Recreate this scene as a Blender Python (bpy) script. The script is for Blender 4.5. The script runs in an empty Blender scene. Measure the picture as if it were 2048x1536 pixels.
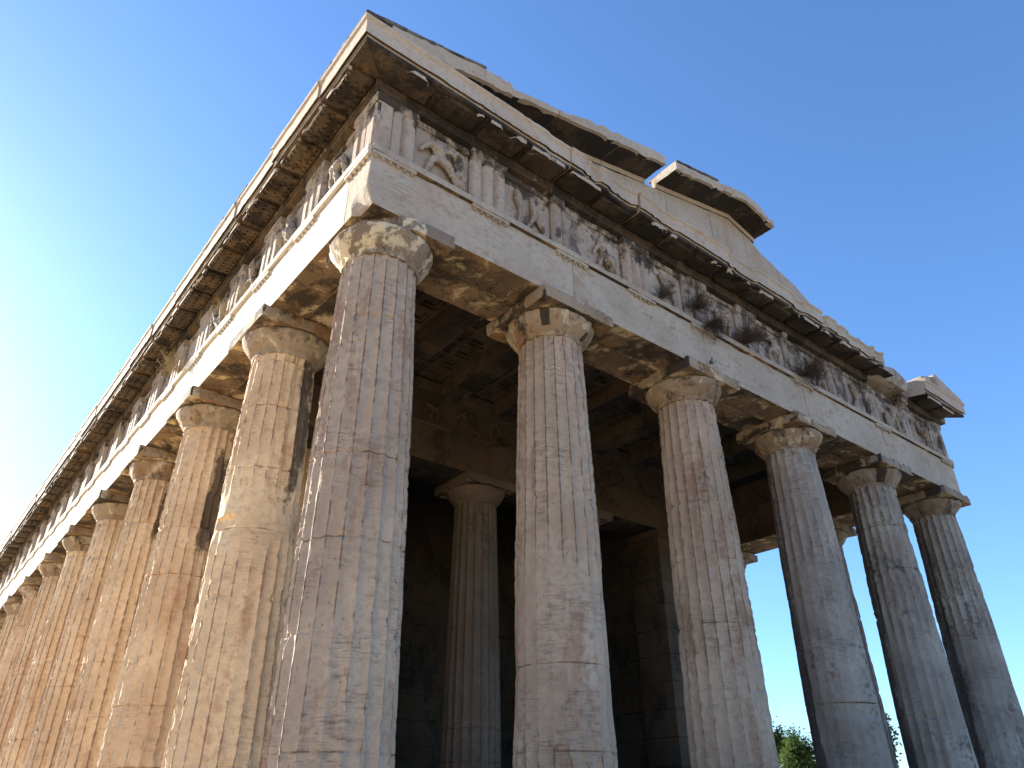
import bpy, math, random
import numpy as np
from mathutils import Matrix, Vector

SC = bpy.context.scene
COL = SC.collection
rad = math.radians

# ------------------------------------------------------------------ camera
def make_camera():
    yaw, pitch, roll = 0.6827, 0.5166, -0.0069
    f = Vector((math.sin(yaw)*math.cos(pitch), math.cos(yaw)*math.cos(pitch), math.sin(pitch)))
    r = Vector((math.cos(yaw), -math.sin(yaw), 0)); u = r.cross(f)
    r2 = r*math.cos(roll) + u*math.sin(roll); u2 = -r*math.sin(roll) + u*math.cos(roll)
    cd = bpy.data.cameras.new('camera'); co = bpy.data.objects.new('camera', cd); COL.objects.link(co)
    m = Matrix((r2, u2, -f)).transposed().to_4x4(); m.translation = Vector((-2.8796, -5.754, 0.3685))
    co.matrix_world = m
    cd.sensor_width = 36; cd.lens = 1488.87/2048*36; cd.clip_start = .05; cd.clip_end = 20000
    SC.camera = co
make_camera()

# ------------------------------------------------------------------ light
SUN_EL, SUN_AZ = 20.5, -17.5          # azimuth measured from +Y towards +X
w = bpy.data.worlds.new("World"); SC.world = w; w.use_nodes = True
nt = w.node_tree; bg = nt.nodes['Background']
sky = nt.nodes.new('ShaderNodeTexSky'); sky.sky_type = 'NISHITA'; sky.sun_disc = False
sky.sun_elevation = rad(SUN_EL); sky.sun_rotation = rad(SUN_AZ)
sky.altitude = 100; sky.air_density = 1.0; sky.dust_density = 0.45; sky.ozone_density = 6.5
nt.links.new(sky.outputs[0], bg.inputs[0]); bg.inputs[1].default_value = 0.096
sd = bpy.data.lights.new('sun', 'SUN'); sd.energy = 5.0; sd.angle = rad(.55); sd.color = (1, .93, .80)
so = bpy.data.objects.new('sun', sd); COL.objects.link(so)
sv = Vector((math.sin(rad(SUN_AZ))*math.cos(rad(SUN_EL)), math.cos(rad(SUN_AZ))*math.cos(rad(SUN_EL)), math.sin(rad(SUN_EL))))
so.rotation_euler = sv.to_track_quat('Z', 'Y').to_euler(); so.location = (-20, 60, 40)
SC.view_settings.view_transform = 'Standard'; SC.view_settings.look = 'None'
SC.view_settings.exposure = 1.85; SC.view_settings.gamma = 1
SC.render.engine = 'CYCLES'
SC.cycles.max_bounces = 8; SC.cycles.diffuse_bounces = 5

# ------------------------------------------------------------------ numpy noise
_rs = np.random.RandomState(7); _T = _rs.rand(64, 64, 64).astype(np.float32)
def vnoise(p):
    """smooth value noise, p (n,3) -> (n,) in 0..1"""
    i = np.floor(p).astype(int); f = p - i; f = f*f*(3-2*f)
    def g(a, b, c): return _T[(i[:, 0]+a) & 63, (i[:, 1]+b) & 63, (i[:, 2]+c) & 63]
    x0 = g(0,0,0)*(1-f[:,0]) + g(1,0,0)*f[:,0]; x1 = g(0,1,0)*(1-f[:,0]) + g(1,1,0)*f[:,0]
    x2 = g(0,0,1)*(1-f[:,0]) + g(1,0,1)*f[:,0]; x3 = g(0,1,1)*(1-f[:,0]) + g(1,1,1)*f[:,0]
    y0 = x0*(1-f[:,1]) + x1*f[:,1]; y1 = x2*(1-f[:,1]) + x3*f[:,1]
    return y0*(1-f[:,2]) + y1*f[:,2]
def fbm(p, s=1.0, o=3, off=0.0):
    t = 0; a = 1; n = 0; q = np.asarray(p, dtype=np.float64)*s + off + 31.7
    for _ in range(o):
        t = t + a*vnoise(q); n += a; a *= .5; q = q*2.03 + 11.3
    return t/n
def smst(x, a, b):
    t = np.clip((x-a)/(b-a), 0, 1); return t*t*(3-2*t)

# ------------------------------------------------------------------ materials
def nmath(nt, op, a, b=None, c=None, clamp=False):
    n = nt.nodes.new('ShaderNodeMath'); n.operation = op; n.use_clamp = clamp
    for k, v in enumerate((a, b, c)):
        if v is None: continue
        if isinstance(v, (int, float)): n.inputs[k].default_value = v
        else: nt.links.new(v, n.inputs[k])
    return n.outputs[0]
def nmix(nt, f, a, b, mode='MIX'):
    n = nt.nodes.new('ShaderNodeMix'); n.data_type = 'RGBA'; n.blend_type = mode
    if isinstance(f, (int, float)): n.inputs[0].default_value = f
    else: nt.links.new(f, n.inputs[0])
    for k, v in ((6, a), (7, b)):
        if isinstance(v, tuple): n.inputs[k].default_value = v + (1,)
        else: nt.links.new(v, n.inputs[k])
    return n.outputs[2]
def nnoise(nt, vec, scale, detail=5, rough=.55, dist=0.0):
    n = nt.nodes.new('ShaderNodeTexNoise'); n.inputs['Scale'].default_value = scale
    n.inputs['Detail'].default_value = detail; n.inputs['Roughness'].default_value = rough
    n.inputs['Distortion'].default_value = dist; nt.links.new(vec, n.inputs['Vector']); return n.outputs[0]
def nramp(nt, v, a, b):
    n = nt.nodes.new('ShaderNodeMapRange'); n.interpolation_type = 'SMOOTHSTEP'
    n.inputs['From Min'].default_value = a; n.inputs['From Max'].default_value = b
    nt.links.new(v, n.inputs['Value']); return n.outputs[0]
def nscale(nt, vec, s, loc=(0, 0, 0)):
    n = nt.nodes.new('ShaderNodeMapping'); n.inputs['Scale'].default_value = s; n.inputs['Location'].default_value = loc
    nt.links.new(vec, n.inputs['Vector']); return n.outputs[0]

def stone(name, a, b, warm=(.30, .15, .07), warm_t=.62, warm_amt=.6, crust=(.035, .028, .022), crust_t=.66, crust_amt=.8,
          crust_s=1.6, streak=.25, cream=None, cream_t=.6, hatch=.5, hatch_col=(.16, .10, .065), bump=.5, veins=.10, rough=.85, soft=.05, lines='h', vcr=0.0):
    m = bpy.data.materials.new(name); m.use_nodes = True; nt = m.node_tree; nt.nodes.clear()
    out = nt.nodes.new('ShaderNodeOutputMaterial'); bs = nt.nodes.new('ShaderNodeBsdfPrincipled')
    nt.links.new(bs.outputs[0], out.inputs[0]); bs.inputs['Roughness'].default_value = rough
    bs.inputs['Specular IOR Level'].default_value = .25
    tc = nt.nodes.new('ShaderNodeTexCoord'); oi = nt.nodes.new('ShaderNodeObjectInfo')
    cb = nt.nodes.new('ShaderNodeCombineXYZ')
    for k, s in enumerate((37.0, 71.0, 19.0)): nt.links.new(nmath(nt, 'MULTIPLY', oi.outputs['Random'], s), cb.inputs[k])
    va = nt.nodes.new('ShaderNodeVectorMath'); va.operation = 'ADD'
    nt.links.new(tc.outputs['Object'], va.inputs[0]); nt.links.new(cb.outputs[0], va.inputs[1]); V = va.outputs[0]
    st = nscale(nt, V, (1, 1, streak))                      # stretched along the height
    if lines == 'h': hz = nscale(nt, V, (6.0, 6.0, 75.0))   # fine tooling marks across
    else: hz = nscale(nt, V, (34, 34, 2.5))
    big = nnoise(nt, V, .9, 4, .6)
    col = nmix(nt, nramp(nt, big, .34, .66), a, b)
    fine = nnoise(nt, V, 14, 8, .65)
    col = nmix(nt, nmath(nt, 'MULTIPLY', nramp(nt, fine, .42, .70), .55), col, tuple(x*.62 for x in a))
    # reddish-brown patina in upright patches
    wn = nnoise(nt, st, 3.2, 7, .62, .25)
    col = nmix(nt, nmath(nt, 'MULTIPLY', nramp(nt, nmath(nt, 'ADD', wn, nmath(nt, 'MULTIPLY', nmath(nt, 'SUBTRACT', fine, .5), .3)), warm_t-soft-.02, warm_t+soft+.02), warm_amt), col, warm)
    w2 = nnoise(nt, nscale(nt, V, (1, 1, .6), (5, 9, 2)), 1.1, 6, .6, .6)
    col = nmix(nt, nmath(nt, 'MULTIPLY', nramp(nt, w2, .5, .68), warm_amt*.55), col, tuple((warm[k]*1.3+a[k]*.6)/1.7 for k in range(3)))
    if cream:
        cn = nnoise(nt, nscale(nt, V, (1, 1, 1), (3, 1, 7)), 3.0, 8, .6, .5)
        col = nmix(nt, nramp(nt, nmath(nt, 'ADD', cn, nmath(nt, 'MULTIPLY', nmath(nt, 'SUBTRACT', fine, .5), .22)), cream_t-.03, cream_t+.035), col, cream)
    # hatch of fine scratches
    hn = nnoise(nt, hz, 1.0, 5, .7, .15)
    hm = nnoise(nt, V, 2.3, 3, .5)
    hk = nmath(nt, 'MULTIPLY', nramp(nt, hn, .50, .74), nmath(nt, 'MULTIPLY', nramp(nt, hm, .38, .66), hatch*.62))
    col = nmix(nt, hk, col, hatch_col)
    # black crust
    cr = nnoise(nt, nscale(nt, V, (1, 1, .55 if crust_s > 1 else 1), (8, 3, 4)), crust_s, 9, .62, .5)
    ck = nmath(nt, 'MULTIPLY', nramp(nt, nmath(nt, 'ADD', cr, nmath(nt, 'MULTIPLY', nmath(nt, 'SUBTRACT', fine, .5), .35)), crust_t-.07, crust_t+.08), crust_amt)
    col = nmix(nt, ck, col, crust)
    if vcr:                                                   # patina and painted-in shade carried by the mesh
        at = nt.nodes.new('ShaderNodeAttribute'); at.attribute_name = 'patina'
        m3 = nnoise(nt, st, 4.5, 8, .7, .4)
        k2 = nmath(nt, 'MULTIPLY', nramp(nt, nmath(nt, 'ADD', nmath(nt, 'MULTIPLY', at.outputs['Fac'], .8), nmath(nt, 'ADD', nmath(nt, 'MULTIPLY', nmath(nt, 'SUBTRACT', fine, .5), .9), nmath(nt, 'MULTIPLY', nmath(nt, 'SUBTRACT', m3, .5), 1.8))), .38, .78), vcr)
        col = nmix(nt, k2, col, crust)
    a2 = nt.nodes.new('ShaderNodeAttribute'); a2.attribute_name = 'seam'
    col = nmix(nt, nmath(nt, 'MULTIPLY', nramp(nt, nmath(nt, 'ADD', a2.outputs['Fac'], nmath(nt, 'MULTIPLY', nmath(nt, 'SUBTRACT', fine, .5), 1.3)), .30, .85), .8), col, tuple(x*.5 for x in warm))
    # thin cracks / pits
    vo = nt.nodes.new('ShaderNodeTexVoronoi'); vo.feature = 'DISTANCE_TO_EDGE'; vo.inputs['Scale'].default_value = 2.1
    dn = nt.nodes.new('ShaderNodeMix'); dn.data_type = 'VECTOR'; dn.inputs[0].default_value = .22
    nx = nt.nodes.new('ShaderNodeTexNoise'); nx.inputs['Scale'].default_value = 2.4; nx.inputs['Detail'].default_value = 6; nt.links.new(V, nx.inputs['Vector'])
    nt.links.new(V, dn.inputs[4]); nt.links.new(nx.outputs['Color'], dn.inputs[5]); nt.links.new(dn.outputs[1], vo.inputs['Vector'])
    crk = nmath(nt, 'MULTIPLY', nmath(nt, 'SUBTRACT', 1.0, nramp(nt, vo.outputs['Distance'], .0, .012)), nmath(nt, 'MULTIPLY', nramp(nt, nnoise(nt, V, .8, 2), .5, .62), veins))
    col = nmix(nt, crk, col, (.06, .045, .035))
    pit = nnoise(nt, V, 34, 3, .5)
    col = nmix(nt, nmath(nt, 'MULTIPLY', nramp(nt, pit, .68, .76), .5), col, (.10, .075, .06))
    nt.links.new(col, bs.inputs['Base Color'])
    h = nmath(nt, 'ADD', nmath(nt, 'MULTIPLY', fine, .9), nmath(nt, 'MULTIPLY', nnoise(nt, V, 55, 4, .6), .35))
    h = nmath(nt, 'SUBTRACT', h, nmath(nt, 'MULTIPLY', hk, .6))
    h = nmath(nt, 'SUBTRACT', h, nmath(nt, 'MULTIPLY', crk, 1.0))
    h = nmath(nt, 'SUBTRACT', h, nmath(nt, 'MULTIPLY', nramp(nt, pit, .64, .78), .5))
    bp = nt.nodes.new('ShaderNodeBump'); bp.inputs['Strength'].default_value = bump; bp.inputs['Distance'].default_value = .02
    nt.links.new(h, bp.inputs['Height']); nt.links.new(bp.outputs[0], bs.inputs['Normal'])
    return m

M = {}
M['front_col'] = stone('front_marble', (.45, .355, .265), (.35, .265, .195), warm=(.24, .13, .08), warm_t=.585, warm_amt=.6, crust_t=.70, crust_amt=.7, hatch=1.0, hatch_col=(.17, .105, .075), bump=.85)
M['grey_col'] = stone('grey_marble', (.38, .335, .285), (.24, .205, .175), warm=(.17, .12, .09), warm_t=.60, warm_amt=.5, crust_t=.62, crust_amt=.7, crust_s=2.2, crust=(.06, .05, .048), hatch=1.0, hatch_col=(.09, .07, .06), bump=1.0, vcr=.8)  # crust colour also tints the shade painted on these columns
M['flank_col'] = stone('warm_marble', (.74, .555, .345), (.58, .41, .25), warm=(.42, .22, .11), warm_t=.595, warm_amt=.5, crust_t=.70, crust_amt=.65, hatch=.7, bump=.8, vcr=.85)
M['capital'] = stone('capital_marble', (.36, .285, .20), (.23, .17, .115), warm=(.20, .10, .04), warm_t=.56, warm_amt=.7, crust_t=.60, crust_amt=.92, crust_s=3.6, cream=(.46, .39, .27), cream_t=.585, hatch=.3, bump=.9, vcr=.95, soft=.03)
M['capital_dark'] = stone('dark_capital_marble', (.25, .20, .155), (.17, .13, .10), warm=(.20, .10, .05), warm_t=.60, warm_amt=.5, crust_t=.62, crust_amt=.9, crust_s=4.0, cream=(.52, .45, .32), cream_t=.535, hatch=.3, bump=.9, vcr=.95)
M['capital_grey'] = stone('grey_capital_marble', (.30, .255, .20), (.19, .155, .12), warm=(.18, .10, .05), warm_t=.58, warm_amt=.6, crust_t=.58, crust_amt=.85, crust_s=3.4, hatch=.4, bump=1.0, vcr=.95)
M['arch'] = stone('architrave_marble', (.42, .365, .295), (.34, .285, .225), warm=(.25, .14, .08), warm_t=.62, warm_amt=.6, crust_t=.74, crust_amt=.5, hatch=1.0, hatch_col=(.17, .105, .065), bump=.6, streak=1.6, soft=.09)
M['frieze'] = stone('frieze_marble', (.40, .34, .28), (.32, .26, .21), warm=(.24, .14, .09), warm_t=.60, warm_amt=.5, crust_t=.62, crust_amt=.8, crust_s=2.0, hatch=.25, bump=.5, vcr=.93, lines='v')
M['frieze_worn'] = stone('worn_frieze_marble', (.39, .335, .28), (.28, .235, .195), warm=(.22, .13, .09), warm_t=.58, warm_amt=.6, crust=(.06, .048, .04), crust_t=.57, crust_amt=.75, crust_s=2.8, hatch=.6, bump=.8, vcr=.9, streak=.4, lines='v')
M['relief'] = stone('relief_marble', (.34, .29, .24), (.24, .20, .165), warm=(.24, .15, .09), warm_t=.6, warm_amt=.4, crust_t=.58, crust_amt=.85, crust_s=4.0, hatch=.1, bump=.6)
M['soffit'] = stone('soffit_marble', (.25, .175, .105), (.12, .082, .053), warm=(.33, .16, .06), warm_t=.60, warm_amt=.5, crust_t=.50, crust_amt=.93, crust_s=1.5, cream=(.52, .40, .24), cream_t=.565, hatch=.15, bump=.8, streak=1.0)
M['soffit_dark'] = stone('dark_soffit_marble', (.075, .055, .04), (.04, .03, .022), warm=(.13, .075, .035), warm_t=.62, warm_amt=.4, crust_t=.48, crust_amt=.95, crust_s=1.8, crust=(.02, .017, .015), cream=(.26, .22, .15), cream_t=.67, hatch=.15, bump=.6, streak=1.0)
M['cornice'] = stone('cornice_marble', (.43, .37, .30), (.36, .30, .24), warm=(.33, .18, .11), warm_t=.66, warm_amt=.6, crust_t=.68, crust_amt=.7, crust_s=2.4, hatch=.15, bump=.45, streak=.8, soft=.02)
M['weather'] = stone('weathered_top_marble', (.20, .18, .16), (.11, .10, .09), warm=(.2, .15, .10), warm_amt=.3, crust_t=.5, crust_amt=.8, crust_s=3, hatch=.1, bump=.9)
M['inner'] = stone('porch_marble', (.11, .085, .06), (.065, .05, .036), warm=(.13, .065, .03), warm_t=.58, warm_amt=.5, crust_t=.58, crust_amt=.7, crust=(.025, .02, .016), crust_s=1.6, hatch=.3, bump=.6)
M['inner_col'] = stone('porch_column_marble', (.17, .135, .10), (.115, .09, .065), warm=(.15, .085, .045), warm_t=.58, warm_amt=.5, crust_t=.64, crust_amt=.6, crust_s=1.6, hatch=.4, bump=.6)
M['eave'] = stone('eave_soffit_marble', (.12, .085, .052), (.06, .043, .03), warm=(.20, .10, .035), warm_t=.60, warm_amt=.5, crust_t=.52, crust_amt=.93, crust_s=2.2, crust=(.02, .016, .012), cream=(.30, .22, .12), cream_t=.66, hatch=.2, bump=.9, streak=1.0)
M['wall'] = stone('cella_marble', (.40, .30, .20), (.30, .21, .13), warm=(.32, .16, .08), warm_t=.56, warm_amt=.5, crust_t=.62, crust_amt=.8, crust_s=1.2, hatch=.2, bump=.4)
M['tymp'] = stone('tympanum_marble', (.42, .37, .31), (.35, .30, .24), warm=(.33, .21, .13), warm_t=.58, warm_amt=.55, crust_t=.72, crust_amt=.6, crust_s=2.0, hatch=.45, bump=.4, streak=.18, lines='v')

def simple(name, c, c2, scale=3, rough=.9, bump=.4, bs_=20, trans=0.0):
    m = bpy.data.materials.new(name); m.use_nodes = True; nt = m.node_tree; bs = nt.nodes['Principled BSDF']
    tc = nt.nodes.new('ShaderNodeTexCoord'); V = tc.outputs['Object']
    col = nmix(nt, nramp(nt, nnoise(nt, V, scale, 6), .35, .65), c, c2)
    oi = nt.nodes.new('ShaderNodeObjectInfo')
    nt.links.new(col, bs.inputs['Base Color']); bs.inputs['Roughness'].default_value = rough
    bs.inputs['Specular IOR Level'].default_value = .2
    if bump:
        bp = nt.nodes.new('ShaderNodeBump'); bp.inputs['Strength'].default_value = bump; bp.inputs['Distance'].default_value = .03
        nt.links.new(nnoise(nt, V, bs_, 6, .65), bp.inputs['Height']); nt.links.new(bp.outputs[0], bs.inputs['Normal'])
    if trans:
        out = nt.nodes['Material Output']; tr = nt.nodes.new('ShaderNodeBsdfTranslucent'); nt.links.new(col, tr.inputs[0])
        mx = nt.nodes.new('ShaderNodeMixShader'); mx.inputs[0].default_value = trans
        nt.links.new(bs.outputs[0], mx.inputs[1]); nt.links.new(tr.outputs[0], mx.inputs[2]); nt.links.new(mx.outputs[0], out.inputs[0])
    return m
M['ground'] = simple('dry_earth', (.68, .50, .29), (.56, .40, .22), .35, bump=.6, bs_=3)
M['tile'] = simple('roof_tile_marble', (.23, .20, .17), (.12, .105, .09), 4)
M['dry'] = simple('dry_straw', (.42, .32, .16), (.30, .22, .10), 9, trans=.25, bump=0)
M['brown'] = simple('brown_shrub', (.13, .09, .062), (.075, .052, .038), 9, trans=.15, bump=0)
M['grn'] = simple('sprig_green', (.06, .075, .05), (.04, .05, .03), 9, trans=.2, bump=0)
M['leafA'] = simple('sunny_leaf', (.085, .13, .03), (.035, .065, .018), 1.2, trans=.45, bump=0)
M['leafB'] = simple('dark_leaf', (.035, .06, .022), (.05, .085, .03), 2.2, trans=.3, bump=0)
M['bark'] = simple('bark', (.10, .075, .05), (.05, .04, .03), 8)
M['hill'] = simple('far_hill', (.07, .085, .055), (.11, .10, .075), .004, bump=0)

# ------------------------------------------------------------------ mesh helpers
def mesh_obj(name, v, faces, mats, parent=None, fmat=None, sharp=38, attr=None, fixn=True, attr2=None):
    v = np.asarray(v, dtype=np.float64)
    if fixn and len(faces):
        vol = 0.0
        c = v.mean(0)
        for f in faces[::max(1, len(faces)//1500)]:
            a = v[f[0]]-c
            for k in range(1, len(f)-1): vol += np.dot(a, np.cross(v[f[k]]-c, v[f[k+1]]-c))
        if vol < 0: faces = [tuple(reversed(f)) for f in faces]
    me = bpy.data.meshes.new(name); me.from_pydata(v.tolist(), [], [tuple(int(i) for i in f) for f in faces]); me.update()
    if not isinstance(mats, (list, tuple)): mats = [mats]
    for m in mats: me.materials.append(m)
    if fmat is not None: me.polygons.foreach_set('material_index', np.asarray(fmat, dtype=np.int32))
    me.polygons.foreach_set('use_smooth', np.ones(len(me.polygons), dtype=bool))
    if sharp: me.set_sharp_from_angle(angle=rad(sharp))
    if attr is not None:
        at = me.attributes.new('patina', 'FLOAT', 'POINT'); at.data.foreach_set('value', np.asarray(attr, dtype=np.float32))
    if attr2 is not None:
        at = me.attributes.new('seam', 'FLOAT', 'POINT'); at.data.foreach_set('value', np.asarray(attr2, dtype=np.float32))
    o = bpy.data.objects.new(name, me); COL.objects.link(o)
    if parent is not None: o.parent = parent
    return o

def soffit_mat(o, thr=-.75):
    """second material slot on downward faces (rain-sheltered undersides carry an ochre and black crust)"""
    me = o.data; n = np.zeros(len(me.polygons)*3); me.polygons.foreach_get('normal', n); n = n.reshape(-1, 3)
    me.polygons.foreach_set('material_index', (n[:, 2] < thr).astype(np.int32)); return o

def lattice(lo, hi, seg, extra=None):
    """welded surface lattice of a box"""
    ax = []
    for k in range(3):
        n = max(1, int(round((hi[k]-lo[k])/seg))); n = min(n, 90)
        a = np.linspace(lo[k], hi[k], n+1)
        if n >= 2: a = np.unique(np.concatenate([a, [lo[k]+seg*.3, hi[k]-seg*.3]]))
        ax.append(a)
    nx, ny, nz = [len(a) for a in ax]
    idx = {}; V = []; F = []
    def vid(i, j, k):
        key = (i*ny+j)*nz+k
        if key not in idx: idx[key] = len(V); V.append((ax[0][i], ax[1][j], ax[2][k]))
        return idx[key]
    for i in range(nx-1):
        for j in range(ny-1):
            F.append((vid(i,j,0), vid(i,j+1,0), vid(i+1,j+1,0), vid(i+1,j,0)))
            F.append((vid(i,j,nz-1), vid(i+1,j,nz-1), vid(i+1,j+1,nz-1), vid(i,j+1,nz-1)))
        for k in range(nz-1):
            F.append((vid(i,0,k), vid(i+1,0,k), vid(i+1,0,k+1), vid(i,0,k+1)))
            F.append((vid(i,ny-1,k), vid(i,ny-1,k+1), vid(i+1,ny-1,k+1), vid(i+1,ny-1,k)))
    for j in range(ny-1):
        for k in range(nz-1):
            F.append((vid(0,j,k), vid(0,j,k+1), vid(0,j+1,k+1), vid(0,j+1,k)))
            F.append((vid(nx-1,j,k), vid(nx-1,j+1,k), vid(nx-1,j+1,k+1), vid(nx-1,j,k+1)))
    return np.array(V), F

def erode(V, lo, hi, r=.006, chip=.03, fr=3.0, thr=.52, off=0.0, rough=.003):
    """round the edges by an amount that varies with noise: crisp in places, bitten away in others"""
    lo = np.asarray(lo, float); hi = np.asarray(hi, float)
    n = fbm(V, fr, 3, off); R = r + chip*np.clip((n-thr)/(1-thr)*2.2, 0, 1.6)
    R = np.minimum(R, .45*np.min(hi-lo))[:, None]
    q = np.clip(V, lo+R, hi-R); d = V-q; L = np.linalg.norm(d, axis=1, keepdims=True)
    out = q + d/np.maximum(L, 1e-9)*np.minimum(L, R)
    if rough:
        for k in range(3): out[:, k] += (fbm(V, 4.0, 3, off+17*k)-.5)*2*rough
    return out

_cnt = [0]
def sbox(name, lo, hi, mats, parent, seg=.09, r=.006, chip=.03, fr=3.0, thr=.52, rough=.003, xf=None, soffit=False, sthr=-.75, post=None, attr=None):
    _cnt[0] += 1; off = _cnt[0]*3.77
    V, F = lattice(lo, hi, seg); A = attr(V) if attr else None
    W = erode(V, lo, hi, r, chip, fr, thr, off, rough)
    if post is not None: W = post(W)
    if xf is not None: W = xf(W)
    o = mesh_obj(name, W, F, mats, parent, attr=A)
    if soffit: soffit_mat(o, sthr)
    return o

def extrude_profile(prof, s0, s1, ds):
    """prof: closed list of (d,z); extruded along s -> local (s,d,z)"""
    n = len(prof); ns = max(1, int(round((s1-s0)/ds))); ss = np.linspace(s0, s1, ns+1)
    V = [(s, d, z) for s in ss for d, z in prof]; F = []
    for i in range(ns):
        for k in range(n): F.append((i*n+k, i*n+(k+1) % n, (i+1)*n+(k+1) % n, (i+1)*n+k))
    F.append(tuple(range(n))); F.append(tuple(reversed(range(ns*n, ns*n+n))))
    return np.array(V), F
def refine(prof, step=.05):
    out = []
    for i in range(len(prof)):
        a = np.array(prof[i]); b = np.array(prof[(i+1) % len(prof)]); n = max(1, int(np.linalg.norm(b-a)/step))
        for k in range(n): out.append(tuple(a+(b-a)*k/n))
    return out

def empty(name, loc=(0, 0, 0)):
    o = bpy.data.objects.new(name, None); COL.objects.link(o); o.location = loc; return o
def tag(o, label=None, cat=None, group=None, kind=None):
    if label: o['label'] = label
    if cat: o['category'] = cat
    if group: o['group'] = group
    if kind: o['kind'] = kind
    return o

# ------------------------------------------------------------------ dimensions
A_ = .475                       # column axis to architrave face
XS = [0, 2.413, 4.996, 7.579, 10.162, 12.575]
YS = [0] + [2.413+2.583*i for i in range(11)] + [2.413*2+2.583*10]
LX, LY = XS[-1], YS[-1]
H = 5.713; ZT = 6.50; ZF = 7.33
SIDES = {   # local (s, outward distance, z) -> world
    'front': (lambda V: np.stack([V[:, 0]-A_, -A_-V[:, 1], V[:, 2]], 1)),
    'left':  (lambda V: np.stack([-A_-V[:, 1], V[:, 0]-A_, V[:, 2]], 1)),
    'right': (lambda V: np.stack([LX+A_+V[:, 1], V[:, 0]-A_, V[:, 2]], 1)),
    'back':  (lambda V: np.stack([V[:, 0]-A_, LY+A_+V[:, 1], V[:, 2]], 1)),
}
WF, WL = LX+2*A_, LY+2*A_
temple = empty('temple', (LX/2, LY/2, 0)); T0 = Vector((LX/2, LY/2, 0))
tag(temple, 'ruined marble Doric temple with fluted columns, carved frieze and broken pediment', 'temple')
# parts are modelled in world coordinates; the parent offset is undone so they stay put
def adopt(o, parent=temple):
    o.parent = parent
    if parent is temple: o.location = -T0
    return o

# ------------------------------------------------------------------ ground
def ground():
    xs = np.concatenate([-np.geomspace(6000, 60, 16), np.linspace(-50, 60, 56), np.geomspace(70, 6000, 16)])
    ys = xs + 10
    V = []; F = []
    for y in ys:
        for x in xs: V.append((x, y, -1.09))
    V = np.array(V); d = np.hypot(V[:, 0]-6, V[:, 1]-15)
    V[:, 2] += (fbm(V, .12, 3)-.5)*.35*smst(d, 14, 40)
    n = len(xs)
    for j in range(len(ys)-1):
        for i in range(n-1): F.append((j*n+i, j*n+i+1, (j+1)*n+i+1, (j+1)*n+i))
    o = mesh_obj('ground', V, F, M['ground'], None, sharp=0, fixn=False); tag(o, 'dry ochre earth around the temple', 'ground', kind='structure')
ground()
def hill():
    V = []; F = []; rng = random.Random(3); n = 90
    for j in range(7):
        for i in range(n):
            az = rad(20+100*i/(n-1)); D = 3200+j*330
            h = [0, .55, .9, 1.0, .9, .5, 0][j]
            prof = 105+60*math.sin(i*.11+.8)+30*math.sin(i*.31)+14*math.sin(i*.83)+rng.uniform(-3, 3)
            V.append((D*math.sin(az), D*math.cos(az), -1.6+h*max(prof, 20)))
    for j in range(6):
        for i in range(n-1): F.append((j*n+i, j*n+i+1, (j+1)*n+i+1, (j+1)*n+i))
    o = mesh_obj('hills', V, F, M['hill'], None, sharp=0, fixn=False); tag(o, 'blue distant hills on the horizon', 'hills', kind='structure')
hill()

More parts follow.
